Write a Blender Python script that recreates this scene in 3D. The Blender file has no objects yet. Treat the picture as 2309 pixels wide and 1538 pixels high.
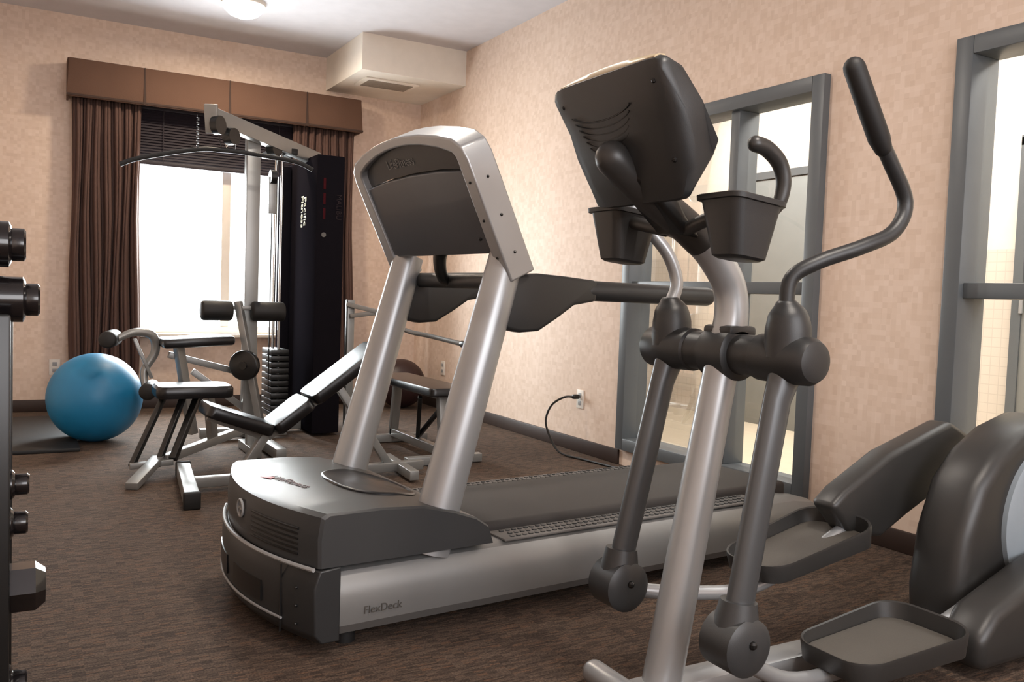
import bpy, bmesh, math, random
from mathutils import Vector, Matrix
random.seed(4)
scene=bpy.context.scene
COL=scene.collection
V=Vector

def lin(c):
    r=[]
    for x in c:
        x=x/255.0
        r.append(x/12.92 if x<=0.04045 else ((x+0.055)/1.055)**2.4)
    return (r[0],r[1],r[2],1.0)

def mat(name,col,rough=.5,metal=0.0,bump=0.0,bscale=200.0,var=.08,vscale=9.0,coat=0.0,emit=0.0,spec=.5):
    m=bpy.data.materials.new(name); m.use_nodes=True
    nt=m.node_tree; p=nt.nodes["Principled BSDF"]
    c=lin(col)
    tc=nt.nodes.new("ShaderNodeTexCoord")
    n=nt.nodes.new("ShaderNodeTexNoise"); n.inputs["Scale"].default_value=vscale; n.inputs["Detail"].default_value=4
    nt.links.new(tc.outputs["Object"],n.inputs["Vector"])
    mx=nt.nodes.new("ShaderNodeMix"); mx.data_type='RGBA'
    mx.inputs["A"].default_value=tuple(max(0,x*(1-var)) for x in c[:3])+(1,)
    mx.inputs["B"].default_value=tuple(min(1,x*(1+var)) for x in c[:3])+(1,)
    nt.links.new(n.outputs["Fac"],mx.inputs["Factor"])
    nt.links.new(mx.outputs["Result"],p.inputs["Base Color"])
    p.inputs["Roughness"].default_value=rough; p.inputs["Metallic"].default_value=metal
    p.inputs["Coat Weight"].default_value=coat; p.inputs["Specular IOR Level"].default_value=spec
    if emit>0:
        p.inputs["Emission Color"].default_value=c; p.inputs["Emission Strength"].default_value=emit
    if bump>0:
        n2=nt.nodes.new("ShaderNodeTexNoise"); n2.inputs["Scale"].default_value=bscale
        nt.links.new(tc.outputs["Object"],n2.inputs["Vector"])
        b=nt.nodes.new("ShaderNodeBump"); b.inputs["Strength"].default_value=bump; b.inputs["Distance"].default_value=.002
        nt.links.new(n2.outputs["Fac"],b.inputs["Height"]); nt.links.new(b.outputs["Normal"],p.inputs["Normal"])
    return m

def cells(nt,geo,size):
    d=nt.nodes.new("ShaderNodeVectorMath"); d.operation='DIVIDE'; d.inputs[1].default_value=size
    nt.links.new(geo.outputs["Position"],d.inputs[0])
    f=nt.nodes.new("ShaderNodeVectorMath"); f.operation='FLOOR'
    nt.links.new(d.outputs[0],f.inputs[0])
    w=nt.nodes.new("ShaderNodeTexWhiteNoise"); w.noise_dimensions='3D'
    nt.links.new(f.outputs[0],w.inputs["Vector"])
    return w
def ramp(nt,src,stops):
    r=nt.nodes.new("ShaderNodeValToRGB"); r.color_ramp.interpolation='LINEAR'
    e=r.color_ramp.elements
    while len(e)<len(stops): e.new(.5)
    for i,(p,c) in enumerate(stops):
        e[i].position=p; e[i].color=lin(c)
    nt.links.new(src,r.inputs["Fac"]); return r
def mixc(nt,fac,a,b,mode='MIX'):
    m=nt.nodes.new("ShaderNodeMix"); m.data_type='RGBA'; m.blend_type=mode
    if isinstance(fac,float): m.inputs["Factor"].default_value=fac
    else: nt.links.new(fac,m.inputs["Factor"])
    nt.links.new(a,m.inputs["A"]); nt.links.new(b,m.inputs["B"]); return m

def wallpaper():
    m=bpy.data.materials.new("mosaic_wallpaper"); m.use_nodes=True; nt=m.node_tree; p=nt.nodes["Principled BSDF"]
    g=nt.nodes.new("ShaderNodeNewGeometry")
    w1=cells(nt,g,(.0233,.0233,.0233)); w2=cells(nt,g,(.0467,.0467,.0467))
    r1=ramp(nt,w1.outputs["Value"],[(0,(203,179,160)),(.5,(213,190,172)),(1,(220,199,183))])
    r2=ramp(nt,w2.outputs["Value"],[(0,(205,181,162)),(.6,(213,190,172)),(1,(219,197,181))])
    mx=mixc(nt,.4,r1.outputs["Color"],r2.outputs["Color"])
    nt.links.new(mx.outputs["Result"],p.inputs["Base Color"]); p.inputs["Roughness"].default_value=.65
    return m
def carpet():
    m=bpy.data.materials.new("loop_carpet"); m.use_nodes=True; nt=m.node_tree; p=nt.nodes["Principled BSDF"]
    g=nt.nodes.new("ShaderNodeNewGeometry")
    w1=cells(nt,g,(.030,.0065,5.0)); w2=cells(nt,g,(.07,.013,5.0))
    r1=ramp(nt,w1.outputs["Value"],[(0,(62,52,45)),(.45,(93,78,68)),(.85,(114,97,84)),(1,(124,93,73))])
    r2=ramp(nt,w2.outputs["Value"],[(0,(80,67,58)),(.7,(95,80,69)),(1,(108,88,75))])
    mx=mixc(nt,.35,r1.outputs["Color"],r2.outputs["Color"])
    n=nt.nodes.new("ShaderNodeTexNoise"); n.inputs["Scale"].default_value=190; nt.links.new(g.outputs["Position"],n.inputs["Vector"])
    rn=ramp(nt,n.outputs["Fac"],[(.3,(170,170,170)),(.7,(255,255,255))])
    m2=mixc(nt,1.0,mx.outputs["Result"],rn.outputs["Color"],'MULTIPLY')
    nt.links.new(m2.outputs["Result"],p.inputs["Base Color"]); p.inputs["Roughness"].default_value=.95; p.inputs["Specular IOR Level"].default_value=.2
    b=nt.nodes.new("ShaderNodeBump"); b.inputs["Strength"].default_value=.5; b.inputs["Distance"].default_value=.004
    ad=nt.nodes.new("ShaderNodeMath"); ad.operation='ADD'
    nt.links.new(w1.outputs["Value"],ad.inputs[0]); nt.links.new(n.outputs["Fac"],ad.inputs[1])
    nt.links.new(ad.outputs[0],b.inputs["Height"]); nt.links.new(b.outputs["Normal"],p.inputs["Normal"])
    return m
def tilemat():
    m=bpy.data.materials.new("white_wall_tile"); m.use_nodes=True; nt=m.node_tree; p=nt.nodes["Principled BSDF"]
    g=nt.nodes.new("ShaderNodeNewGeometry"); s=nt.nodes.new("ShaderNodeSeparateXYZ"); nt.links.new(g.outputs["Position"],s.inputs[0])
    c=nt.nodes.new("ShaderNodeCombineXYZ"); nt.links.new(s.outputs["Y"],c.inputs["X"]); nt.links.new(s.outputs["Z"],c.inputs["Y"])
    b=nt.nodes.new("ShaderNodeTexBrick"); b.offset=0; b.inputs["Scale"].default_value=1
    b.inputs["Brick Width"].default_value=.06; b.inputs["Row Height"].default_value=.06; b.inputs["Mortar Size"].default_value=.003
    b.inputs["Color1"].default_value=lin((204,195,183)); b.inputs["Color2"].default_value=lin((201,192,180)); b.inputs["Mortar"].default_value=lin((190,181,170))
    nt.links.new(c.outputs[0],b.inputs["Vector"]); nt.links.new(b.outputs["Color"],p.inputs["Base Color"]); p.inputs["Roughness"].default_value=.3
    return m

class B:
    def __init__(s): s.bm=bmesh.new()
    def add(s,t,mi=0):
        bmesh.ops.recalc_face_normals(t,faces=t.faces)
        for f in t.faces: f.material_index=mi
        me=bpy.data.meshes.new("tmp"); t.to_mesh(me); t.free(); s.bm.from_mesh(me); bpy.data.meshes.remove(me); return s
    def box(s,c,size,rot=None,bevel=0,mi=0,seg=2):
        t=bmesh.new(); bmesh.ops.create_cube(t,size=1)
        bmesh.ops.scale(t,vec=V(size),verts=t.verts)
        if bevel>0: bmesh.ops.bevel(t,geom=list(t.edges),offset=bevel,segments=seg,affect='EDGES',profile=.5)
        if rot: 
            R=Matrix.Rotation(rot[2],3,'Z')@Matrix.Rotation(rot[1],3,'Y')@Matrix.Rotation(rot[0],3,'X')
            bmesh.ops.rotate(t,matrix=R,verts=t.verts)
        bmesh.ops.translate(t,vec=V(c),verts=t.verts); return s.add(t,mi)
    def beam(s,p1,p2,w,d,up=(0,0,1),bevel=.003,mi=0):
        p1=V(p1);p2=V(p2);z=(p2-p1);L=z.length;z.normalize();x=V(up).cross(z)
        if x.length<1e-3: x=V((0,1,0)).cross(z)
        x.normalize();y=z.cross(x)
        t=bmesh.new(); bmesh.ops.create_cube(t,size=1); bmesh.ops.scale(t,vec=V((w,d,L)),verts=t.verts)
        if bevel>0: bmesh.ops.bevel(t,geom=list(t.edges),offset=bevel,segments=3,affect='EDGES',profile=.5)
        M=Matrix((x,y,z)).transposed().to_4x4(); M.translation=(p1+p2)/2
        bmesh.ops.transform(t,matrix=M,verts=t.verts); return s.add(t,mi)
    def loft(s,rings,cap=True,mi=0,closed=True,bevel=0):
        t=bmesh.new(); R=[[t.verts.new(V(p)) for p in r] for r in rings]; n=len(R[0])
        for i in range(len(R)-1):
            for j in range(n if closed else n-1):
                k=(j+1)%n; t.faces.new((R[i][j],R[i][k],R[i+1][k],R[i+1][j]))
        if cap: t.faces.new(R[0]); t.faces.new(R[-1][::-1])
        if bevel>0:
            bmesh.ops.recalc_face_normals(t,faces=t.faces)
            es=[e for e in t.edges if len(e.link_faces)==2 and e.calc_face_angle()>.6]
            bmesh.ops.bevel(t,geom=es,offset=bevel,segments=3,affect='EDGES',profile=.5)
        return s.add(t,mi)
    def prism(s,poly,ax,a0,a1,bevel=0,mi=0):
        def f(p,a):
            return {'x':(a,p[0],p[1]),'y':(p[0],a,p[1]),'z':(p[0],p[1],a)}[ax]
        return s.loft([[f(p,a0) for p in poly],[f(p,a1) for p in poly]],mi=mi,bevel=bevel)
    def tube(s,pts,r,seg=16,smooth=6,mi=0,flat=1.0,roundcap=False):
        pts=[V(p) for p in pts]; n=len(pts)
        rr=r if isinstance(r,(list,tuple)) else [r]*n
        P=[];Rd=[]
        if smooth>1 and n>2:
            for i in range(n-1):
                a=pts[max(i-1,0)];b=pts[i];c=pts[i+1];d=pts[min(i+2,n-1)]
                for k in range(smooth):
                    u=k/smooth
                    P.append(.5*((2*b)+(c-a)*u+(2*a-5*b+4*c-d)*u*u+(3*b-a-3*c+d)*u**3)); Rd.append(rr[i]*(1-u)+rr[i+1]*u)
            P.append(pts[-1]);Rd.append(rr[-1])
        else: P=pts;Rd=list(rr)
        if roundcap:
            for side in (0,1):
                e=P[0] if side==0 else P[-1]; q=P[1] if side==0 else P[-2]; rad=Rd[0] if side==0 else Rd[-1]
                dr=(e-q).normalized(); ex=[(e+dr*rad*math.sin(a),max(rad*math.cos(a),rad*.05)) for a in (.4,.8,1.15,1.5)]
                if side==0:
                    P=[x[0] for x in ex[::-1]]+P; Rd=[x[1] for x in ex[::-1]]+Rd
                else:
                    P=P+[x[0] for x in ex]; Rd=Rd+[x[1] for x in ex]
        rings=[];t0=(P[1]-P[0]).normalized();ref=V((0,1,0)) if abs(t0.y)<.9 else V((0,0,1))
        x=(ref-t0*ref.dot(t0)).normalized()
        for i,p in enumerate(P):
            t=(P[min(i+1,len(P)-1)]-P[max(i-1,0)]).normalized()
            x=(x-t*x.dot(t)).normalized(); y=t.cross(x)
            rings.append([p+x*math.cos(2*math.pi*k/seg)*Rd[i]*flat+y*math.sin(2*math.pi*k/seg)*Rd[i] for k in range(seg)])
        return s.loft(rings,mi=mi)
    def cyl(s,p1,p2,r1,r2=None,seg=24,mi=0,bevel=0):
        p1=V(p1);p2=V(p2);r2=r1 if r2 is None else r2;d=(p2-p1);L=d.length;d.normalize()
        if bevel>0: return s.tube([p1,p1+d*bevel*.4,p1+d*bevel,p2-d*bevel,p2-d*bevel*.4,p2],[r1-bevel,r1-bevel*.3,r1,r2,r2-bevel*.3,r2-bevel],seg=seg,smooth=1,mi=mi)
        return s.tube([p1,p2],[r1,r2],seg=seg,smooth=1,mi=mi)
    def ball(s,c,r,seg=24,mi=0,rot=None):
        t=bmesh.new(); bmesh.ops.create_uvsphere(t,u_segments=seg,v_segments=seg//2,radius=1)
        r=(r,r,r) if not isinstance(r,(tuple,list)) else r
        bmesh.ops.scale(t,vec=V(r),verts=t.verts)
        if rot: bmesh.ops.rotate(t,matrix=Matrix.Rotation(rot,3,'Y'),verts=t.verts)
        bmesh.ops.translate(t,vec=V(c),verts=t.verts); return s.add(t,mi)
    def sweep(s,pts,n,w,d,mi=0):
        pts=[V(p) for p in pts]; n=V(n).normalized(); rings=[]
        if not isinstance(w,(list,tuple)): w=[w]*len(pts)
        for i,p in enumerate(pts):
            a=(p-pts[max(i-1,0)]); c=(pts[min(i+1,len(pts)-1)]-p)
            if a.length<1e-9: a=c
            if c.length<1e-9: c=a
            a=a.normalized(); c=c.normalized(); t=(a+c).normalized(); k=1/max(.5,t.dot(a))
            sd=t.cross(n).normalized()*k; ww=w[i]
            rings.append([p+sd*ww/2+n*d/2,p-sd*ww/2+n*d/2,p-sd*ww/2-n*d/2,p+sd*ww/2-n*d/2])
        return s.loft(rings,mi=mi,bevel=0)
    def make(s,name,mats,parent=None,label=None,flat=False,bev=0,ang=.6,kind=None,M=None):
        bm=s.bm
        if M is not None: bmesh.ops.transform(bm,matrix=M,verts=bm.verts)
        for f in bm.faces: f.smooth=not flat
        for e in bm.edges:
            if len(e.link_faces)==2 and e.calc_face_angle(0)>ang: e.smooth=False
        me=bpy.data.meshes.new(name); bm.to_mesh(me); bm.free()
        if not isinstance(mats,(list,tuple)): mats=[mats]
        for m in mats: me.materials.append(m)
        o=bpy.data.objects.new(name,me); COL.objects.link(o)
        if parent: o.parent=parent
        if label: o["label"]=label
        if kind: o["kind"]=kind
        if bev>0:
            m=o.modifiers.new("bevel",'BEVEL'); m.width=bev; m.segments=3; m.limit_method='ANGLE'; m.angle_limit=.5
        return o
def thing(name,loc,label,cat,rz=0,group=None):
    e=bpy.data.objects.new(name,None); COL.objects.link(e); e.location=loc; e.rotation_euler=(0,0,rz); e.empty_display_size=.1
    if label: e["label"]=label
    if cat: e["category"]=cat
    if group: e["group"]=group
    return e
def top(o,label,cat,group=None):
    o["label"]=label; o["category"]=cat
    if group: o["group"]=group
    return o
def text(name,s,size,M,m,parent,ext=.0006,sp=1.0):
    c=bpy.data.curves.new(name,'FONT'); c.body=s; c.size=size; c.align_x='CENTER'; c.align_y='CENTER'; c.extrude=ext; c.space_line=sp
    t=bpy.data.objects.new("t",c); COL.objects.link(t); bpy.context.view_layer.update()
    me=bpy.data.meshes.new_from_object(t.evaluated_get(bpy.context.evaluated_depsgraph_get())); bpy.data.objects.remove(t)
    me.transform(M); me.materials.clear(); me.materials.append(m)
    o=bpy.data.objects.new(name,me); COL.objects.link(o); o.parent=parent; return o
def frameM(origin,xa,ya):
    x=V(xa).normalized(); y=V(ya); y=(y-x*y.dot(x)).normalized(); z=x.cross(y)
    M=Matrix((x,y,z)).transposed().to_4x4(); M.translation=V(origin); return M
def rrect(w,h,r,n=5):
    out=[]
    for cx,cy,a0 in ((w/2-r,h/2-r,0),(-w/2+r,h/2-r,90),(-w/2+r,-h/2+r,180),(w/2-r,-h/2+r,270)):
        for i in range(n):
            a=math.radians(a0+90*i/(n-1)); out.append((cx+r*math.cos(a),cy+r*math.sin(a)))
    return out

# ---------------- materials
M_wall=wallpaper(); M_carpet=carpet(); M_tile=tilemat()
M_ceil=mat("ceiling_paint",(208,206,210),.9)
M_soff=mat("soffit_paint",(228,220,208),.85)
M_base=mat("dark_baseboard",(50,36,30),.5)
M_frame=mat("grey_frame_paint",(86,90,93),.4)
M_cream=mat("cream_paint",(218,208,194),.8)
M_doorg=mat("grey_door_paint",(122,124,122),.5)
M_pfloor=mat("beige_floor_tile",(196,182,160),.5)
M_white=mat("white_vinyl",(225,218,208),.5)
M_silver=mat("silver_paint",(164,166,168),.34,.5,var=.04)
M_rail=mat("brushed_aluminium",(134,134,133),.42,.45,var=.05)
M_chrome=mat("chrome",(200,200,200),.15,1.0)
M_dark=mat("dark_grey_plastic",(39,40,41),.4,bump=.15,bscale=900)
M_mid=mat("mid_grey_plastic",(52,53,54),.4,bump=.15,bscale=900)
M_lever=mat("graphite_metallic_paint",(84,86,88),.32,.45)
M_black=mat("black_plastic",(18,18,18),.35)
M_shroud=mat("matte_black_steel",(25,23,27),.95,spec=0)
M_gloss=mat("glossy_black",(28,28,30),.35,coat=.1)
M_rubber=mat("black_rubber",(18,17,17),.6)
M_vinyl=mat("black_vinyl",(20,19,21),.28,bump=.1,bscale=400)
M_brownp=mat("warm_charcoal_plastic",(46,45,44),.38,bump=.1,bscale=900)
M_belt=mat("running_belt",(46,42,40),.7,bump=.3,bscale=700)
M_pad=mat("grey_foot_pad",(96,93,90),.6)
M_ledge=mat("light_grey_plastic",(150,150,150),.4)
M_panel=mat("console_back_panel",(78,82,88),.30,.45,coat=.2)
M_text=mat("dark_lettering",(74,71,67),.5)
M_red=mat("red_marking",(62,16,22),.8,spec=.1)
M_redl=mat("red_logo",(150,24,28),.5)
M_yel=mat("gold_lettering",(160,148,96),.6)
M_greyt=mat("grey_lettering",(48,40,42),.8,spec=.1)
M_disc=mat("blue_grey_cover",(140,150,158),.35)
M_gym=mat("gym_silver_paint",(142,142,140),.35,.5)
M_curt=mat("brown_curtain_fabric",(80,57,49),.85,bump=.4,bscale=300)
M_val=mat("valance_fabric",(90,64,49),.85,bump=.6,bscale=120,var=.14,vscale=4)
M_vald=mat("valance_seam",(56,39,31),.85)
M_blind=mat("dark_blind_slats",(34,26,33),.6)
def glassmat():
    m=bpy.data.materials.new("window_glass"); m.use_nodes=True; nt=m.node_tree
    for n in list(nt.nodes): nt.nodes.remove(n)
    o=nt.nodes.new("ShaderNodeOutputMaterial"); t=nt.nodes.new("ShaderNodeBsdfTransparent"); g=nt.nodes.new("ShaderNodeBsdfGlossy")
    g.inputs["Roughness"].default_value=.02; t.inputs["Color"].default_value=(.92,.94,.94,1)
    f=nt.nodes.new("ShaderNodeLayerWeight"); f.inputs["Blend"].default_value=.25; mx=nt.nodes.new("ShaderNodeMixShader")
    ml=nt.nodes.new("ShaderNodeMath"); ml.operation='MULTIPLY'; ml.inputs[1].default_value=.5
    nt.links.new(f.outputs["Fresnel"],ml.inputs[0])
    nt.links.new(ml.outputs[0],mx.inputs[0]); nt.links.new(t.outputs[0],mx.inputs[1]); nt.links.new(g.outputs[0],mx.inputs[2]); nt.links.new(mx.outputs[0],o.inputs[0]); return m
M_glass=glassmat()

# ---------------- room
XR,YB,ZC=3.17,7.41,2.98; XL=-.62; YF=-2.6
S="structure"
B().box(((XL+XR)/2,(YB+YF)/2,-.05),(XR-XL+.3,YB-YF+.3,.1)).make("floor",M_carpet,kind=S)
B().box(((XL+XR)/2,(YB+YF)/2,ZC+.05),(XR-XL+.3,YB-YF+.3,.1)).make("ceiling",M_ceil,kind=S)
def wall_holes(name,axis,c0,c1,a0,a1,holes,mt):
    b=B(); holes=sorted(holes); segs=[]; cur=a0
    for h0,h1,z0,z1 in holes:
        segs.append((cur,h0,0,ZC)); segs.append((h0,h1,0,z0)); segs.append((h0,h1,z1,ZC)); cur=h1
    segs.append((cur,a1,0,ZC))
    for s0,s1,z0,z1 in segs:
        if z1-z0<1e-4: continue
        cx,sx=(s0+s1)/2,s1-s0; cc,cs=(c0+c1)/2,c1-c0
        if axis=='x': b.box((cx,cc,(z0+z1)/2),(sx,cs,z1-z0))
        else: b.box((cc,cx,(z0+z1)/2),(cs,sx,z1-z0))
    return b.make(name,mt,kind=S)
WX0,WX1,WZ0,WZ1=.66,2.27,.60,2.12
wall_holes("wall_back",'x',YB,YB+.15,XL-.15,XR+.15,[(WX0,WX1,WZ0,WZ1)],M_wall)
wall_holes("wall_right",'y',XR,XR+.12,YF,YB,[(.68,2.13,.10,2.045),(2.76,4.21,.10,2.045)],M_wall)
B().box((XL-.075,(YB+YF)/2,ZC/2),(.15,YB-YF,ZC)).make("wall_left",M_wall,kind=S)
B().box(((XL+XR)/2,YF-.075,ZC/2),(XR-XL+.3,.15,ZC)).make("wall_front",M_wall,kind=S)
B().box(((XL+XR)/2,YB-.008,.045),(XR-XL,.016,.09),bevel=.004).make("baseboard_back",M_base,kind=S)
b=B()
for a,c in ((4.21,YB),(2.13,2.76),(YF,.68)): b.box((XR-.008,(a+c)/2,.045),(.016,c-a,.09),bevel=.004)
b.make("baseboard_right",M_base,kind=S)
b=B(); b.box(((2.28+XR)/2,(6.5+YB)/2,(2.70+ZC)/2),(XR-2.28,YB-6.5,ZC-2.70)); b.make("trim_1",M_soff,kind=S)
v=thing("air_vent",(2.62,6.85,2.70),"white slotted air grille under the ceiling bulkhead","air vent")
B().box((0,0,-.006),(.46,.30,.012),bevel=.003).make("frame",M_soff,v)
b=B()
for i in range(9): b.box((0,-.10+i*.025,-.014),(.38,.010,.006))
b.make("louvre",mat("vent_shadow",(150,140,128),.6),v)
def int_window(name,y0,y1):
    w=thing(name,(XR,(y0+y1)/2,.10),None,None); w["kind"]=S
    h=1.945; W=y1-y0; b=B(); f=.07; D=.17; xo=.045
    for yy in (-W/2+f/2,W/2-f/2): b.box((xo,yy,h/2),(D,f,h),bevel=.004)
    for zz in (f/2,h-f/2): b.box((xo,0,zz),(D,W-2*f,f),bevel=.004)
    ym=-W/2+.40*W
    b.box((xo+.01,ym,h/2),(D*.8,.06,h-2*f),bevel=.004)
    b.box((xo+.01,0,.98),(D*.8,W-2*f,.06),bevel=.004)
    b.make("frame",M_frame,w)
    g=B(); g.loft([[(.06,-W/2+f,f),(.06,W/2-f,f)],[(.06,-W/2+f,h-f),(.06,W/2-f,h-f)]],cap=False,closed=False); g.make("glass",M_glass,w)
int_window("window_1",2.76,4.21); int_window("window_2",.68,2.13)
# adjacent room
XP=5.34
B().box(((XR+XP)/2+.1,3.0,-.05),(XP-XR,9.5,.1)).make("floor_1",M_pfloor,kind=S)
B().box(((XR+XP)/2+.1,3.0,2.98),(XP-XR,9.5,.1)).make("ceiling_1",M_ceil,kind=S)
B().box((XP+.1,3.0,2.2),(.1,9.5,1.6)).box((XP+.1,3,.7),(.1,9.5,1.4),mi=1).make("wall_adjacent",[M_cream,M_tile],kind=S)
B().box(((XR+XP)/2+.1,7.7,1.5),(XP-XR,.1,3)).make("wall_adjacent_back",M_cream,kind=S)
B().box(((XR+XP)/2+.1,-1.7,1.5),(XP-XR,.1,3)).make("wall_adjacent_front",M_cream,kind=S)
for i,(y0,y1) in enumerate(((4.62,5.45),(2.25,3.10))):
    d=thing("door_%d"%(i+1),(XP+.05,(y0+y1)/2,0),None,None); d["kind"]=S
    W=y1-y0
    B().box((-.02,0,1.01),(.04,W,2.02),bevel=.003).make("panel",M_doorg,d)
    B().box((-.02,W/2+.03,1.04),(.06,.06,2.08)).box((-.02,-W/2-.03,1.04),(.06,.06,2.08)).box((-.02,0,2.06),(.06,W+.12,.06)).make("frame",M_frame,d)
    for z in (.3,1.05,1.8): B().cyl((-.05,W/2,z-.05),(-.05,W/2,z+.05),.012).make("hinge",M_silver,d)
w=thing("window_3",((WX0+WX1)/2,YB+.06,WZ0),None,None); w["kind"]=S
W=WX1-WX0;H=WZ1-WZ0
b=B()
for xx in (-W/2+.03,W/2-.03): b.box((xx,0,H/2),(.06,.08,H),bevel=.004)
for zz in (.03,H-.03): b.box((0,0,zz),(W-.12,.08,.06),bevel=.004)
b.box((.01,0,H/2),(.07,.07,H-.12),bevel=.004); b.box((0,-.10,-.012),(W+.08,.16,.025),bevel=.004)
b.make("frame",M_white,w)
B().loft([[(-W/2+.06,.01,.06),(W/2-.06,.01,.06)],[(-W/2+.06,.01,H-.06),(W/2-.06,.01,H-.06)]],cap=False,closed=False).make("glass",M_glass,w)

# ---------------- curtains, valance, blind
def curtain(x0,x1,label,seed,nf=7):
    n=120; rings=[]
    for j in range(9):
        z=2.355-(2.355-.03)*j/8; k=.55+.45*min(1,j/3); row=[]
        for i in range(n+1):
            u=i/n; a=u*nf*2*math.pi
            y=7.275+.032*k*math.sin(a+.25*math.sin(a)+seed)+.010*math.sin(3.1*a+j*.3)+.006*math.sin(.37*a*seed)
            x=x0+(x1-x0+.04*(j/8 if seed==2 else 0))*u+.012*math.sin(j*.9+u*9)*k
            row.append((x,y,z))
        rings.append(row)
    o=B().loft(rings,cap=False,closed=False).make("curtain",M_curt,ang=3)
    m=o.modifiers.new("thick",'SOLIDIFY'); m.thickness=.006
    top(o,label,"curtain",group="brown window curtains")
curtain(.325,.80,"brown pleated floor-length curtain beside the blue ball",1)
curtain(1.97,2.495,"brown pleated floor-length curtain behind the weight machine",2,8)
va=thing("window_valance",(1.415,7.2,2.34),"brown fabric box valance mounted above the window","valance")
b=B()
b.loft([[(-1.13,-.015,0),(1.13,-.015,0),(1.115,.0,.28),(-1.115,.0,.28)],[(-1.13,.01,0),(1.13,.01,0),(1.115,.025,.28),(-1.115,.025,.28)]],bevel=.006)
for s in (-1,1): b.box((s*1.115,.105,.14),(.014,.17,.28))
b.box((0,.10,.272),(2.22,.19,.016)); b.make("board",M_val,va)
for x in (-.60,.025,.645): B().loft([[(x-.010,-.020,0),(x+.010,-.020,0),(x+.004,-.004,.28),(x-.004,-.004,.28)],[(x-.010,0,0),(x+.010,0,0),(x+.004,.01,.28),(x-.004,.01,.28)]]).make("seam",M_vald,va)
B().box((0,-.017,.014),(2.26,.008,.014)).make("hem",M_vald,va)
bl=thing("window_blind",(1.42,7.36,1.93),"dark horizontal slat blind drawn up behind the valance","window blind")
b=B()
for i in range(19): b.box((0,0,.025+i*.0215),(1.5,.034,.003),rot=(1.0,0,0))
b.make("slats",M_blind,bl); B().box((0,0,.0),(1.5,.05,.028),bevel=.004).make("bottom_rail",M_blind,bl); B().box((0,0,.43),(1.5,.05,.04)).make("head_rail",M_blind,bl)
for x in (-.45,.45): B().cyl((x,-.026,0),(x,-.026,.42),.003,seg=8).make("ladder_cord",M_blind,bl)

# ================= TREADMILL
TA=math.radians(4.5)
T=thing("treadmill",(.70,2.23,0),"silver and dark grey motorised treadmill with twin uprights","treadmill",rz=TA)
TI=(Matrix.Translation((.70,2.23,0))@Matrix.Rotation(TA,4,'Z')).inverted()
WT=.82
def bulge(y): 
    k=(y-WT/2)/(WT/2); return .085*(1-k*k)
def rail(y0,sgn,name):
    prof=[(.03,.05),(.006,.08),(0,.12),(0,.16),(.008,.195),(.03,.225),(.06,.235),(.15,.235),(.155,.05)]
    rings=[]
    for x,k in ((.03,1),(1.6,1),(2.0,.97),(2.12,.88),(2.17,.70)):
        rings.append([(x,y0+sgn*p[0],.05+(p[1]-.05)*k) for p in prof])
    return B().loft(rings).make(name,M_rail,T,ang=.5)
rail(0,1,"side_rail"); rail(WT,-1,"side_rail")
text("lettering","FlexDeck",.031,frameM((.19,-.002,.115),(1,0,0),(0,0,1)),M_text,T)
for y in (.088,WT-.088):
    b=B()
    b.box((1.22,y,.238),(1.2,.105,.008),bevel=.003)
    for i in range(48):
        for j in range(3): b.cyl((.66+i*.0238+(j%2)*.012,y-.032+j*.032,.24),(.66+i*.0238+(j%2)*.012,y-.032+j*.032,.2455),.0085,seg=8,mi=1)
    b.make("foot_strip",[M_pad,M_mid],T)
b=B(); b.box((1.30,WT/2,.165),(1.62,WT-.31,.20),bevel=.02,seg=3); b.make("running_belt",M_belt,T)
b=B(); b.cyl((2.10,.155,.15),(2.10,WT-.155,.15),.06)
b.make("rear_roller",M_black,T)
for y in (.08,WT-.08): B().box((2.17,y,.12),(.05,.15,.13),bevel=.02).make("end_cap",M_black,T)
for x in (.12,2.0):
    for y in (.1,WT-.1): B().cyl((x,y,0),(x,y,.06),.03).make("foot",M_rubber,T)
hp=[(0,.25,1),(-.002,.33,1),(.006,.388,.98),(.022,.397,.9),(.18,.397,.3),(.31,.388,0),(.42,.360,0),(.49,.335,0),(.535,.305,0),(.552,.25,0)]
def hz(x): 
    for (xa,za,_),(xb,zb,_) in zip(hp[3:],hp[4:]):
        if x<=xb: return za+(zb-za)*max(0,(x-xa))/(xb-xa)
    return .25
rings=[]
for y in [-.0,.006,.02]+[.03+(WT-.06)*i/14 for i in range(1,14)]+[WT-.02,WT-.006,WT]:
    e=min(y,WT-y); dz=.006 if e<.004 else 0
    rings.append([(x-bulge(y)*k+(.006 if e<.004 else 0)*(1 if x<.2 else 0),y,z-(dz if z>.3 else 0)) for x,z,k in hp])
B().loft(rings).make("motor_hood",M_mid,T,ang=.45)
rg=[]
for sc,dz in ((1,-.004),(1,.003),(.97,.006),(.93,.0062),(.90,.002),(.3,.0015)):
    rr=[]
    for k in range(40):
        a=2*math.pi*k/40; xx=.30+.125*sc*math.cos(a)*(1+.25*math.sin(a)**2); yy=.36+.20*sc*math.sin(a)
        rr.append((xx,yy,hz(xx)+dz))
    rg.append(rr)
B().loft(rg).make("accessory_tray",M_gloss,T,ang=.9)
text("lettering","LifeFitness",.048,frameM((.065,.42,.3985),(.25,-1,0),(1,.25,0)),mat("dark_red_lettering",(70,30,32),.5),T)
B().loft([[(.005,.52,.3982),(.025,.48,.3982),(.045,.50,.3982)],[(.005,.52,.3995),(.025,.48,.3995),(.045,.50,.3995)]]).make("logo_mark",M_redl,T)
b=B()
for i in range(6):
    z=.275+i*.014; b.tube([(-bulge(y)-.001,y,z) for y in [.08+.022*k for k in range(12)]],.0035,seg=6,smooth=1)
b.make("air_vent",M_black,T)
b=B()
cc=V((-bulge(.41)-.005,.41,.335))
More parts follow.
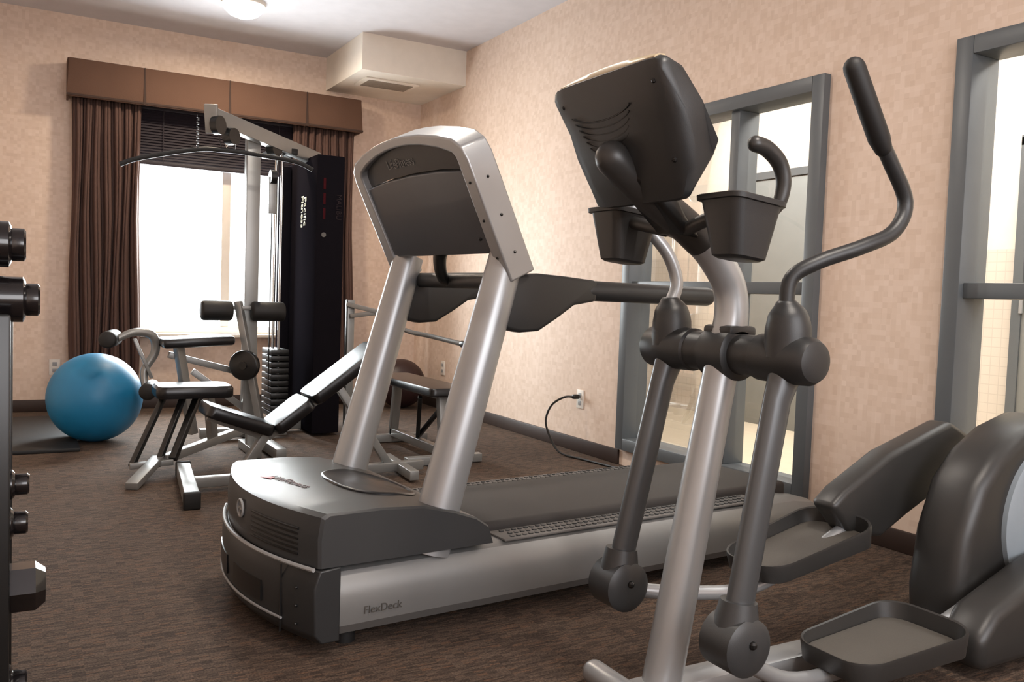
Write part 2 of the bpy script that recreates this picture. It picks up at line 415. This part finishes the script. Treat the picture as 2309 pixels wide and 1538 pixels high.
b.tube([cc+V((0,.025*math.cos(a),.025*math.sin(a))) for a in [2*math.pi*k/20 for k in range(21)]],.004,seg=6,smooth=1)
b.box(cc,(.004,.006,.036)); b.box(cc,(.004,.036,.006)); b.make("emblem",M_ledge,T)
rings=[]
def brow(y,ex): 
    f=-bulge(y)-ex
    return [(f+.02,y,.045),(f,y,.07),(f-.004,y,.2),(f+.012,y,.245),(.06,y,.25),(.06,y,.045)]
for y in [-.006]+[WT*i/16 for i in range(1,16)]+[WT+.006]: rings.append(brow(y,.014))
B().loft(rings).make("front_bumper",M_dark,T,ang=.5,bev=.004)
B().tube([(-bulge(y)-.012,y,.248) for y in [.005+(WT-.01)*k/16 for k in range(17)]],.006,seg=8,smooth=1).make("bumper_trim",M_ledge,T)
for y0,y1 in ((.22,.42),(.5,.7)):
    ys=[y0+(y1-y0)*k/8 for k in range(9)]
    B().loft([[(-bulge(y)-.0205,y,.11),(-bulge(y)-.0205,y,.17),(-bulge(y)-.012,y,.17),(-bulge(y)-.012,y,.11)] for y in ys]).make("bumper_slot",M_black,T)
B().tube([(-bulge(y)-.018,y,.09) for y in [.12+.6*k/12 for k in range(13)]],.004,seg=6,smooth=1).make("bumper_trim",M_ledge,T)
for y,z in ((.06,.19),(.06,.14),(.06,.09)): B().ball((-bulge(y)-.018,y,z),.005,seg=8).make("screw",M_black,T)
B().box((-bulge(.125)-.0175,.125,.145),(.004,.004,.19)).make("bumper_seam",M_black,T)
for y in (.078,WT-.078):
    B().tube([(.37,y,.228),(.41,y,.38),(.62,y,1.13)],[.067,.064,.055],seg=28,smooth=1).make("upright",M_silver,T)
O=V((.64,0,1.06)); U=V((-.19,0,.39)).normalized(); Nf=V((-.39,0,-.19)).normalized()
def cp(y,u,n=0): return O+U*u+V((0,y,0))+Nf*n
arch=[(.045,0),(.045,.15),(.045,.30),(.045,.385),(.052,.415),(.078,.437),(.15,.458),(.25,.477),(.33,.485),(.41,.488),(.49,.485),(.57,.477),(.67,.458),(.742,.437),(.768,.415),(.775,.385),(.775,.30),(.775,.15),(.775,0)]
ws=[.058,.058,.058,.056,.050,.044,.038,.034,.032,.032,.032,.034,.038,.044,.050,.056,.058,.058,.058]
B().sweep([cp(y,u) for y,u in arch],Nf,ws,.095).make("console_frame",M_silver,T,bev=.006,ang=.5)
pl=[(.068,.09),(.752,.09),(.752,.355),(.60,.368),(.41,.373),(.22,.368),(.068,.355)]
B().loft([[cp(y,u,-.035) for y,u in pl],[cp(y,u,.036) for y,u in pl]]).make("console_back_panel",M_panel,T,ang=.4,bev=.005)
pl=[(.07,.357),(.22,.371),(.41,.376),(.60,.371),(.75,.357),(.75,.40),(.735,.42),(.67,.438),(.57,.459),(.49,.467),(.41,.470),(.33,.467),(.25,.459),(.15,.438),(.085,.42),(.07,.40)]
B().loft([[cp(y,u,-.03) for y,u in pl],[cp(y,u,.020) for y,u in pl]]).make("console_top_panel",M_mid,T,ang=.4)
text("lettering","LifeFitness",.046,frameM(cp(.47,.418,.0215),(0,-1,0),U),mat("dim_grey_lettering",(112,112,112),.5),T)
for u in (.08,.2,.32): B().ball(cp(.016,u,.0),.005,seg=8).make("screw",M_black,T); B().ball(cp(.045,u,.048),.005,seg=8).make("screw",M_black,T)
B().ball(cp(.12,.14,.037),.006,seg=8).make("screw",M_black,T)
for y in (.078,WT-.078):
    br=[(.60,1.06),(.72,1.072),(.83,1.067),(.96,1.058),(.96,.99),(.87,.975),(.80,.93),(.73,.89),(.66,.885),(.58,.90)]
    B().prism(br,'y',y-.032,y+.032,bevel=.012).make("handrail_bracket",M_dark,T)
    B().tube([(.94,y,1.024),(1.2,y,1.022),(1.5,y,1.02)],.034,seg=18,smooth=1,roundcap=True).make("handrail",M_dark,T)
B().cyl((.66,.1,1.045),(.66,WT-.1,1.045),.027).make("crossbar",M_dark,T)
B().tube([(.66,.50,1.04),(.61,.47,1.06),(.59,.45,1.13),(.60,.41,1.17),(.62,.34,1.175),(.63,.26,1.17)],[.02,.02,.024,.03,.036,.03],smooth=6,roundcap=True).make("centre_grip",M_black,T)
B().box((3.13,4.65,.36),(.05,.028,.03),bevel=.008).make("plug",M_black,T,M=TI)
B().tube([(3.11,4.65,.36),(3.06,4.68,.355),(3.00,4.73,.30),(2.965,4.74,.20),(2.965,4.68,.10),(2.97,4.56,.02),(3.02,4.36,.009),(3.06,4.0,.009),(3.04,3.6,.009),(2.95,3.4,.02),(2.82,3.25,.08)],.007,seg=8).make("power_cord",M_black,T,M=TI)

# ================= ELLIPTICAL
E=thing("elliptical_trainer",(1.38,1.62,0),"grey elliptical cross trainer with moving arms and pedals","elliptical trainer",rz=0)
B().tube([(-.005,0,.05),(.16,0,.93)],[.049,.042],seg=28,smooth=1).make("upright",M_silver,E)
B().tube([(.155,0,.90),(.168,0,.97),(.155,0,1.045),(.10,0,1.115),(.05,0,1.155)],[.044,.042,.041,.041,.041],seg=24).make("neck",M_silver,E)
B().tube([(.06,0,1.148),(.0,0,1.185),(-.11,0,1.248),(-.215,0,1.318)],[.042,.041,.041,.040],seg=24,roundcap=True).make("upper_neck",M_brownp,E)  # upper length of the neck, darker in colour than the silver part below
rings=[]
for y,k,ins in ((-.205,.88,.03),(-.200,.95,.012),(-.185,.985,.003),(-.15,1,-.004),(-.06,1,-.010),(.06,1,-.010),(.15,1,-.004),(.185,.985,.003),(.200,.95,.012),(.205,.88,.03)):
    c=V((-.150,0,1.365)); pr=[(-.255,1.480),(-.255,1.497),(-.240,1.507),(-.195,1.493),(-.135,1.43),(-.080,1.345),(-.078,1.315),(-.098,1.255),(-.118,1.222),(-.138,1.222),(-.162,1.275),(-.19,1.34),(-.216,1.40)]
    r=[]
    for i,(x,z) in enumerate(pr):
        q=c+(V((x,0,z))-c)*k
        if i in (10,11,12): q.x+=ins
        yy=y*(1 if z>1.32 else .92 if z>1.26 else .80)
        r.append((q.x,yy,q.z))
    rings.append(r)
B().loft(rings).make("console",M_dark,E,ang=.9,bev=0)
nn=V((.14,0,.114)).normalized()
q4=[V((-.198,-.18,1.492)),V((-.198,.18,1.492)),V((-.084,.175,1.352)),V((-.084,-.175,1.352))]
M_disp=mat("display_and_highlight_cream",(176,158,128),.35)
B().loft([q4,[p+nn*.010 for p in q4]]).make("display",M_disp,E,bev=.003)
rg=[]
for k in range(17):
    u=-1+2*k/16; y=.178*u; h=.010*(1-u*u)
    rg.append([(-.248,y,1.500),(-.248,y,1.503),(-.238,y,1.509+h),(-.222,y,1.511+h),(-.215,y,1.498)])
B().loft(rg).make("edge_highlight",M_disp,E,ang=.8)  # reflected highlight on the console's top edge, put into cream colour and arc shape
b=B()
for i in range(6):
    pts=[]
    for k in range(13):
        a=-1.2+.2*k; y=.03+(.12-.008*i)*math.sin(a); z=1.435-.014*i-.03*math.cos(a)
        pts.append((-.258+(1.495-z)*.45-.0095,y,z))
    b.tube(pts,.0022,seg=6,smooth=1)
b.make("console_grille",M_black,E)
for y,z in ((-.17,1.455),(-.165,1.30),(.17,1.455)): B().ball((-.258+(1.495-z)*.45-.001,y,z),.006,seg=8).make("screw",M_black,E)
B().prism([(-.175,1.27),(-.165,1.33),(-.10,1.30),(-.03,1.20),(.02,1.15),(-.04,1.16)],'y',-.05,.05,bevel=.012).make("console_mount",M_black,E)
for y in (-.06,.06): B().tube([(-.02,y*.6,1.17),(-.03,y*2.2,1.19),(-.02,y*3.0,1.20)],.016).make("bin_bracket",M_brownp,E)
for yc in (-.205,.215):
    b=B(); rings=[]
    for z,w_,h in ((1.095,.085,.075),(1.10,.10,.09),(1.20,.135,.12),(1.215,.14,.125),(1.216,.155,.14),(1.226,.157,.142),(1.228,.15,.135),(1.22,.13,.115),(1.11,.095,.085)):
        rings.append([(-.015+p[0],yc+p[1],z-.1*p[0]) for p in rrect(w_,h,.025)])
    b.loft(rings); b.make("bottle_bin",M_dark,E)
for sgn in (-1,1):
    B().tube([(.0,sgn*.10,1.19),(.055,sgn*.17,1.19),(.08,sgn*.215,1.215),(.09,sgn*.225,1.265),(.075,sgn*.225,1.31),(.035,sgn*.225,1.338),(0,sgn*.225,1.345)],[.014,.014,.015,.017,.018,.018,.018],roundcap=True).make("pulse_handle",M_brownp,E)
b=B(); b.tube([(.16,-.285,.875),(.16,-.280,.875),(.16,-.265,.875),(.16,-.20,.875),(.16,-.12,.875),(.16,-.115,.875),(.16,.115,.875),(.16,.12,.875),(.16,.20,.875),(.16,.28,.875),(.16,.295,.875),(.16,.30,.875)],[.03,.046,.055,.058,.056,.050,.050,.056,.058,.056,.046,.03],seg=32,smooth=1)
b.make("pivot_housing",M_dark,E)
b=B(); b.tube([(.16,-.05,.875),(.16,-.045,.875),(.16,.045,.875),(.16,.05,.875)],[.056,.066,.066,.056],seg=32,smooth=1); b.box((.165,0,.93),(.09,.10,.03),bevel=.01); b.make("pivot_clamp",M_dark,E)
for y in (-.20,.21):
    B().tube([(.155,y,.88),(.155,y,.945),(.15,y,.98),(.146,y,1.0),(.145,y,1.01)],[.054,.052,.044,.028,.02],seg=24,smooth=3).make("arm_socket",M_dark,E)
    y2=-.205 if y<0 else .235
    B().tube([(.155,y,.85),(.13,y,.78),(.035,y2,.29)],[.042,.035,.035],seg=24,smooth=1,flat=.8).make("lower_lever",M_lever,E)
    b=B(); zc=.235
    b.tube([(.03,y2-.055,zc),(.03,y2-.045,zc),(.03,y2+.045,zc),(.03,y2+.055,zc)],[.05,.066,.066,.05],seg=28,smooth=1)
    b.tube([(.03,y2,zc+.02),(.037,y2,.33)],[.056,.042],smooth=1,seg=20)
    b.make("pivot_knuckle",M_mid,E); B().ball((.03,y2-.056,zc+.012),.01,seg=10).make("screw",M_black,E)
B().tube([(.145,-.20,.99),(.15,-.205,1.06),(.20,-.235,1.10),(.30,-.275,1.14),(.385,-.29,1.18),(.42,-.29,1.25),(.36,-.29,1.335),(.315,-.29,1.385)],.0175,seg=18).make("moving_arm",M_dark,E)
B().tube([(.33,-.29,1.365),(.315,-.29,1.385),(.22,-.29,1.528)],[.02,.0245,.024],seg=20,smooth=1,roundcap=True).make("hand_grip",M_rubber,E)
B().tube([(.145,.21,.99),(.17,.215,1.05),(.14,.225,1.13),(.07,.25,1.21),(.0,.26,1.29),(-.06,.26,1.36)],.0175,seg=18).make("moving_arm",M_silver,E)
B().tube([(-.055,.26,1.35),(-.15,.26,1.46)],[.024,.024],seg=20,smooth=1,roundcap=True).make("hand_grip",M_rubber,E)
M_ptray=mat("pedal_tread",(80,76,70),.6,bump=.4,bscale=500)
def pedal(xc,yc,zc,tilt,L,W):
    R=Matrix.Rotation(tilt,3,'Y')
    def ring(l,w,z,r):
        return [V((xc,yc,zc))+R@V((p[0],p[1]*(1+.22*(p[0]/L)),z+.03*max(0,p[0]/L)*(1 if z>0 else 0))) for p in rrect(l,w,r,9)]
    B().loft([ring(L*.86,W*.8,-.035,.05),ring(L*.95,W*.93,-.025,.06),ring(L,W,.02,.08),ring(L*.995,W*.99,.028,.08),ring(L*.965,W*.95,.026,.075),ring(L*.93,W*.88,-.005,.07)],cap=True).make("pedal",M_brownp,E)
    B().loft([ring(L*.90,W*.85,-.004,.06),ring(L*.90,W*.85,-.001,.06)]).make("pedal_tread",M_ptray,E)
pedal(.58,-.175,.125,-.05,.43,.26)
pedal(.65,.18,.280,-.20,.44,.25)
B().tube([(.04,-.205,.20),(.25,-.17,.09),(.5,-.15,.07),(.85,-.15,.12),(1.1,-.15,.2)],.02).make("pedal_arm",M_silver,E)
B().tube([(.04,.235,.22),(.25,.19,.19),(.5,.17,.19),(.85,.17,.32)],.02).make("pedal_arm",M_silver,E)
hb=[(1.0,.03),(.985,.16),(1.01,.34),(1.07,.49),(1.16,.58),(1.27,.64),(1.42,.68),(1.56,.67),(1.68,.60),(1.74,.42),(1.75,.03)]
B().prism(hb,'y',-.12,.06,bevel=.045).make("drive_housing",M_brownp,E)
B().tube([(1.43,-.12,.36),(1.43,-.135,.36),(1.43,-.145,.36)],[.25,.25,.23],seg=48,smooth=1).make("crank_cover",M_disc,E)
B().prism([(.74,.40),(.80,.445),(1.0,.545),(1.30,.635),(1.42,.58),(1.38,.46),(1.1,.34),(.98,.28),(.84,.30)],'y',.135,.225,bevel=.02).make("link_arm_cover",M_brownp,E)
B().prism([(.86,.03),(.85,.12),(.92,.19),(1.2,.285),(1.45,.32),(1.6,.26),(1.6,.03)],'y',-.28,-.15,bevel=.03).make("link_arm_cover",M_brownp,E)
B().box((.52,0,.045),(1.2,.09,.05),bevel=.012).make("base_beam",M_silver,E)
B().tube([(-.09,-.24,.04),(-.09,.16,.04)],.032,smooth=1,roundcap=True).make("stabiliser",M_silver,E)
for x,y in ((-.09,-.2),(-.09,.12),(.6,0)): B().cyl((x,y,0),(x,y,.03),.022).make("foot",M_rubber,E)

# ---------------- balls, mat, outlets
gb=B().ball((.41,5.95,.275),.275,seg=64)
top(gb.make("exercise_ball",mat("blue_vinyl",(24,114,158),.45,var=.1)),"blue inflatable exercise ball resting on the carpet","exercise ball")
gb=B().ball((2.86,6.95,.21),.21,seg=48)
top(gb.make("exercise_ball",mat("maroon_vinyl",(44,24,24),.45,var=.1)),"dark maroon exercise ball beside the corner wall","exercise ball")
top(B().box((-.05,6.3,.012),(.72,1.4,.024),bevel=.006).make("floor_mat",M_rubber),"thin black rubber floor mat beside the blue ball","floor mat")
def outlet(loc,rz,label):
    o=thing("power_outlet",loc,label,"power outlet",rz=rz,group="white wall outlets")
    B().box((0,-.004,0),(.075,.008,.12),bevel=.002).make("cover_plate",M_white,o)
    for z in (-.025,.025): B().box((0,-.009,z),(.03,.004,.028),bevel=.001).make("socket",M_ledge,o)
outlet((.23,YB,.335),0,"white power outlet on the window wall")
outlet((XR,4.65,.344),-math.pi/2,"white power outlet with a black plug in it")
outlet((XR,6.76,.356),-math.pi/2,"white power outlet low on the side wall")

# ================= MULTI GYM
GO=V((1.3,5.75,0)); G=thing("multi_gym",GO,"silver and black cable weight machine by the window","weight machine")
def g(x,y,z): return V((x,y,z))-GO
B().beam(g(1.30,5.75,.04),g(1.30,5.75,1.99),.085,.075).make("mast",M_gym,G)
B().beam(g(.985,5.42,2.00),g(1.80,6.02,1.90),.06,.09).make("boom",M_gym,G)
B().cyl(g(1.0,5.415,1.945),g(1.03,5.385,1.945),.055).make("pulley",M_black,G)
B().beam(g(.97,5.39,2.06),g(.99,5.43,1.90),.075,.03).make("pulley_bracket",M_gym,G)
for x,y in ((1.09,5.5),(1.42,5.78)): B().cyl(g(x,y,1.90),g(x+.035,y-.045,1.90),.05).make("pulley",M_black,G)
B().tube([g(.485,5.4,1.66),g(.60,5.4,1.71),g(.90,5.4,1.79),(g(1.04,5.4,1.80)),g(1.18,5.4,1.80),g(1.47,5.4,1.78),g(1.59,5.4,1.74)],.014,seg=10).make("lat_bar",M_rubber,G)
b=B()
for i in range(14): 
    z=1.99-i*.0135; o_=.004 if i%2 else -.004
    b.beam(g(.90+o_,5.4,z),g(.90+o_,5.4,z-.016),.009 if i%2 else .003,.003 if i%2 else .009,bevel=0)
b.make("chain",M_black,G)
B().cyl(g(1.04,5.4,1.80),g(1.0,5.4,1.97),.003,seg=6).make("cable",M_black,G)
B().tube([g(1.1,5.55,1.95),g(1.09,5.52,1.85),g(1.12,5.5,1.81),g(1.14,5.52,1.85),g(1.12,5.55,1.94)],.006,seg=8).make("carabiner",M_chrome,G)
B().box(g(1.805,6.06,.955),(.19,.72,1.87),bevel=.008).make("weight_shroud",M_shroud,G)
text("lettering","Pacific\nFitness",.082,frameM(g(1.7085,6.0,1.53),(0,0,-1),(0,-1,0)),M_yel,G,sp=.8)
for z in (1.70,1.60,1.50): B().box(g(1.762,5.6985,z),(.016,.004,.075)).make("shroud_stripe",M_red,G)
B().cyl(g(1.762,5.699,1.36),g(1.762,5.696,1.36),.016).make("shroud_badge",M_pad,G)
text("lettering","MALIBU",.050,frameM(g(1.862,5.6985,1.55),(0,0,-1),(1,0,0)),M_greyt,G)
for i in range(11): B().box(g(1.53,5.98,.14+i*.042),(.12,.26,.036),bevel=.004).make("weight_plate",M_black,G)
for y in (5.9,6.06): B().cyl(g(1.53,y,.05),g(1.53,y,1.9),.011,seg=12).make("guide_rod",M_chrome,G)
B().box(g(1.53,5.98,1.905),(.16,.34,.04),bevel=.005).make("stack_cap",M_black,G)
B().beam(g(1.665,6.34,.06),g(1.665,6.34,1.87),.08,.05).make("rear_mast",M_shroud,G)
B().beam(g(1.44,5.8,1.72),g(1.44,5.8,1.48),.05,.05).make("pulley_block",M_gym,G)
B().cyl(g(1.42,5.78,1.72),g(1.46,5.78,1.72),.045).make("pulley",M_black,G)
B().cyl(g(1.44,5.8,1.48),g(1.44,5.8,.3),.004,seg=6).make("cable",M_black,G)
for p,q in (((1.30,5.75,.05),(1.30,4.9,.05)),((1.30,5.98,.05),(1.95,5.98,.05)),((1.0,5.75,.05),(1.55,5.75,.05)),((1.30,5.75,.05),(1.30,6.3,.05))): B().beam(g(*p),g(*q),.06,.06).make("base_beam",M_gym,G)
B().beam(g(1.21,5.68,.90),g(1.35,5.60,.10),.06,.04).make("seat_post",M_gym,G)
B().beam(g(1.06,5.68,.86),g(1.42,5.68,.86),.025,.025).make("roller_bar",M_gym,G)
for x0,x1 in ((.98,1.17),(1.29,1.50)): B().cyl(g(x0,5.66,.84),g(x1,5.66,.84),.063,bevel=.015).make("foam_roller",M_rubber,G)
B().cyl(g(1.22,5.56,.50),g(1.25,5.60,.50),.095,bevel=.008).cyl(g(1.215,5.55,.50),g(1.255,5.61,.50),.025).make("cam_wheel",M_black,G)
B().box(g(.95,5.62,.65),(.42,.26,.06),rot=(0,-.06,0),bevel=.02).make("bench_pad",M_vinyl,G)
B().beam(g(.85,5.65,.62),g(.95,5.7,.06),.05,.05).make("pad_post",M_gym,G)
B().beam(g(.80,5.70,.56),g(1.32,5.72,.42),.04,.04).make("bench_beam",M_gym,G)
B().beam(g(.95,5.75,.45),g(1.28,5.75,.20),.04,.04).make("bench_brace",M_gym,G)
B().tube([g(.50,5.62,.66),g(.60,5.64,.70),g(.70,5.66,.68),g(.72,5.68,.58),g(.66,5.68,.46),g(.67,5.66,.34)],[.02,.024,.028,.026,.024,.02],seg=12).make("leg_developer",M_gym,G)
B().beam(g(.60,5.66,.66),g(.70,5.66,.42),.03,.02).make("leg_developer_brace",M_gym,G)
for x,z in ((.47,.66),(.69,.35)):
    B().cyl(g(x-.03,5.52,z),g(x+.03,5.78,z),.05,bevel=.012).make("foam_roller",M_rubber,G)
B().beam(g(1.98,5.76,.0),g(1.98,5.76,.93),.05,.05).make("side_post",M_gym,G)
B().beam(g(1.95,5.74,.90),g(2.20,5.6,.84),.045,.03).beam(g(1.97,5.72,.82),g(2.2,5.6,.86),.03,.03).make("press_hinge",M_gym,G)
B().tube([g(2.12,5.65,.85),g(2.28,5.5,.74),g(2.38,5.3,.71),g(2.45,4.95,.68)],.016,seg=12).make("press_arm",M_gym,G)
B().cyl(g(2.45,4.96,.68),g(2.46,4.88,.675),.022,bevel=.004).make("arm_cap",M_black,G)

# ---- small seat bench
A=thing("leg_curl_bench",(.75,5.0,0),"small black padded seat on angled silver legs","weight bench")
def a_(x,y,z): return V((x-.75,y-5.0,z))
b=B(); rr=rrect(.40,.27,.05)
b.loft([[a_(.83,5.0,.385)+V((p[0]*.96,p[1]*.96,0)) for p in rr],[a_(.83,5.0,.40)+V((p[0],p[1],0)) for p in rr],[a_(.83,5.0,.435)+V((p[0],p[1],0)) for p in rr],[a_(.83,5.0,.45)+V((p[0]*.94,p[1]*.94,0)) for p in rr]]).make("seat",M_vinyl,A)
B().beam(a_(.50,4.78,.055),a_(.68,4.98,.39),.028,.028).make("leg",M_black,A)
B().beam(a_(.62,4.76,.055),a_(.78,4.98,.39),.028,.028).make("leg",M_black,A)
B().beam(a_(.70,4.78,.08),a_(.86,5.0,.39),.035,.035).make("leg",M_black,A)
B().beam(a_(.49,4.77,.06),a_(.70,4.77,.07),.035,.03).make("crossbar",M_gym,A)
B().beam(a_(.63,4.80,.085),a_(.47,4.48,.018),.06,.035).make("foot",M_gym,A)
B().beam(a_(.66,4.80,.08),a_(1.20,5.25,.16),.045,.045).make("main_beam",M_gym,A)
B().beam(a_(.95,5.05,.12),a_(.92,5.03,.39),.045,.045).make("seat_post",M_gym,A)
B().beam(a_(1.2,5.05,.03),a_(1.2,5.45,.03),.05,.05).beam(a_(1.2,5.25,.03),a_(1.2,5.25,.18),.045,.045).make("rear_foot",M_gym,A)
# ---- adjustable bench
Bn=thing("adjustable_bench",(.75,4.40,0),"black padded adjustable weight bench with silver frame","weight bench")
def b_(x,y,z): return V((x-.75,y-4.40,z))
def pad(p1,p2,w,t,name,par=None,f=None):
    p1=V(p1);p2=V(p2);ax=(p2-p1).normalized();L=(p2-p1).length;nrm=V((-ax.z,0,ax.x)) if abs(ax.y)<.5 else V((0,-ax.z,ax.y)); sd=nrm.cross(ax)
    b=B(); mid=(p1+p2)/2; rgs=[]
    for k,zz in ((.95,-t/2),(1,-t/3),(1,t/3),(.97,t*.47),(.9,t/2)):
        rgs.append([f(*(mid+ax*q[0]*(1-(1-k)*w/L)+sd*q[1]*k+nrm*zz)) for q in rrect(L,w,.035)])
    b.loft(rgs).make(name,M_vinyl,par)
pad((.78,4.4,.40),(1.10,4.4,.285),.27,.06,"seat_pad",par=Bn,f=b_)
pad((1.11,4.4,.285),(1.29,4.4,.425),.27,.06,"lower_back_pad",par=Bn,f=b_)
pad((1.30,4.4,.43),(1.66,4.4,.70),.27,.06,"back_pad",par=Bn,f=b_)
B().beam(b_(.70,4.35,.045),b_(1.95,4.40,.045),.05,.05).make("base_beam",M_gym,Bn)
B().beam(b_(.67,4.02,.04),b_(.74,4.70,.04),.065,.07).make("front_foot",M_gym,Bn)
for y,x in ((4.0,.668),(4.72,.742)): B().beam(b_(x,y-.015,.04),b_(x,y+.015,.04),.075,.08,bevel=.008).make("foot_cap",M_rubber,Bn)
B().beam(b_(1.80,4.15,.04),b_(1.84,4.66,.04),.05,.05).make("rear_foot",M_gym,Bn)
B().beam(b_(.95,4.38,.05),b_(1.08,4.4,.25),.045,.045).make("seat_post",M_gym,Bn)
B().beam(b_(1.09,4.4,.24),b_(1.62,4.4,.62),.04,.04).make("back_frame",M_gym,Bn)
B().beam(b_(1.75,4.4,.06),b_(1.45,4.4,.50),.04,.04).make("back_support",M_gym,Bn)
B().beam(b_(.80,4.4,.36),b_(1.09,4.4,.24),.04,.04).make("seat_frame",M_gym,Bn)
# ---- flat bench
Fb=thing("flat_bench",(2.16,4.95,0),"flat black padded bench on a silver frame","weight bench")
def f_(x,y,z): return V((x-2.16,y-4.95,z))
pad((2.16,4.48,.43),(2.16,5.45,.43),.26,.05,"bench_pad",par=Fb,f=f_)
for y in (4.62,5.3):
    B().beam(f_(2.16,y,.40),f_(2.16,y-.06 if y<5 else y+.06,.04),.05,.05).make("leg",M_gym,Fb)
    B().beam(f_(1.92,y-.06 if y<5 else y+.06,.03),f_(2.40,y-.06 if y<5 else y+.06,.03),.05,.05).make("foot",M_gym,Fb)
B().beam(f_(2.16,4.6,.39),f_(2.16,5.35,.39),.045,.03).make("seat_frame",M_gym,Fb)
for x in (2.06,2.26): B().beam(f_(x,4.7,.38),f_(2.16,4.95,.10),.025,.025).make("brace",M_black,Fb)
B().beam(f_(2.16,4.58,.07),f_(2.16,5.36,.07),.05,.05).make("base_beam",M_gym,Fb)

# ================= DUMBBELL RACK
DR=thing("dumbbell_rack",(-.16,2.2,0),"tall black steel dumbbell rack with several tiers","dumbbell rack")
def r_(x,y,z): return V((x+.16,y-2.2,z))
for y in (1.90,2.52):
    B().box(r_(-.155,y,.465),(.28,.035,.93),bevel=.005).make("side_panel",M_black,DR)
    B().box(r_(-.15,y,.97),(.2,.02,.10)).make("bracket",M_black,DR)
tiers=[(1.02,.045,.010,.0),(.912,.045,.035,.02),(.56,.030,.018,-.03),(.48,.032,.016,-.03),(.325,.050,.048,-.03),(.13,.044,.016,-.03)]
M_head=mat("black_urethane",(20,17,18),.22,coat=.4)
for z,r,xe,xn in tiers: B().box(r_(-.16,2.21,z-.006),(.20,.60,.010),bevel=.002).make("shelf",M_black,DR)
def dumbbell(x_end,y,z,r):
    hexa=r>.049
    L=.30; d=thing("dumbbell",(x_end-L/2,y,z),"black hexagonal-headed dumbbell on the rack" if hexa else "black round-headed dumbbell with chrome handle on the rack","dumbbell",group="dumbbells on the rack")
    B().cyl((-L/2+.06,0,0),(L/2-.06,0,0),.014,seg=16).make("handle",M_chrome,d)
    for s in (-1,1):
        if hexa:
            B().tube([(s*(L/2-.085),0,0),(s*(L/2-.070),0,0),(s*(L/2-.018),0,0),(s*(L/2),0,0)],[r*.75,r,r,r*.70],seg=6,smooth=1).make("head",M_head,d,ang=.3)
        else:
            B().tube([(s*(L/2-.085),0,0),(s*(L/2-.08),0,0),(s*(L/2-.03),0,0),(s*(L/2-.025),0,0)],[r*.85,r,r,r*.8],seg=24,smooth=1).make("head",M_head,d)
            B().tube([(s*(L/2-.026),0,0),(s*(L/2-.022),0,0),(s*(L/2-.004),0,0),(s*L/2,0,0)],[r*.7,r*.72,r*.72,r*.6],seg=24,smooth=1).make("end_cap",M_head,d)
for z,r,xe,xn in tiers:
    y=1.925+r+.01; k=0
    while k<3:
        dumbbell(xe if k==0 else xn-.03,y,z+r+.0005,r); y+=2*r+.03; k+=1

# ---------------- lights
def area(name,loc,rot,sx,sy,e,col=(1,1,1),disk=False):
    l=bpy.data.lights.new(name,'AREA'); l.shape='DISK' if disk else 'RECTANGLE'; l.size=sx
    if not disk: l.size_y=sy
    l.energy=e; l.color=col
    o=bpy.data.objects.new(name,l); COL.objects.link(o); o.location=loc; o.rotation_euler=rot; return o
M_dome=mat("frosted_dome",(255,246,228),.4,emit=5)
def dome(x,y,e):
    t=thing("ceiling_light",(x,y,ZC),"round frosted dome ceiling light","ceiling light",group="dome ceiling lights")
    B().tube([(0,0,0),(0,0,-.025)],[.155,.15],seg=32,smooth=1).make("base",M_white,t)
    B().tube([(0,0,-.025),(0,0,-.05),(0,0,-.085),(0,0,-.105),(0,0,-.112)],[.14,.135,.10,.05,.01],seg=32,smooth=1).make("dome",M_dome,t)
    area("lamp",(x,y,ZC-.13),(0,0,0),.2,.2,e,(1,.82,.62) if y>5 else (1,.90,.80),disk=True)
dome(1.35,6.34,34); dome(1.35,3.4,24); dome(1.35,.6,40)  # first dome is in view; other two are added out of view for soft fill
area("daylight",(1.45,YB+.5,1.5),(math.radians(-90),0,0),2.2,1.9,560,(.94,.98,1))
area("adjacent_room_light",(4.3,3.0,2.85),(0,0,0),1.5,7,270,(1,.98,.94))
area("rear_fill_light",(1.2,-2.2,1.9),(math.radians(80),0,0),3.0,1.6,125,(.97,.97,1))  # added fill light behind the camera, no fixture modelled for it
wd=bpy.data.worlds.new("world"); scene.world=wd; wd.use_nodes=True
wd.node_tree.nodes["Background"].inputs[0].default_value=(1,1,1,1); wd.node_tree.nodes["Background"].inputs[1].default_value=3

# ---------------- camera
d1=V((-1109,142,-1957)).normalized(); d2=V((3453,-19,-1957)); d2=(d2-d1*d2.dot(d1)).normalized(); d3=d2.cross(d1)
cd=bpy.data.cameras.new("camera"); cam=bpy.data.objects.new("camera",cd); COL.objects.link(cam)
R=Matrix((d2,d1,d3))
cam.matrix_world=Matrix.Translation((0,0,1))@R.to_4x4()
cd.sensor_width=36; cd.lens=1957*36/2309; cd.clip_start=.05
scene.camera=cam
scene.view_settings.view_transform='Standard'
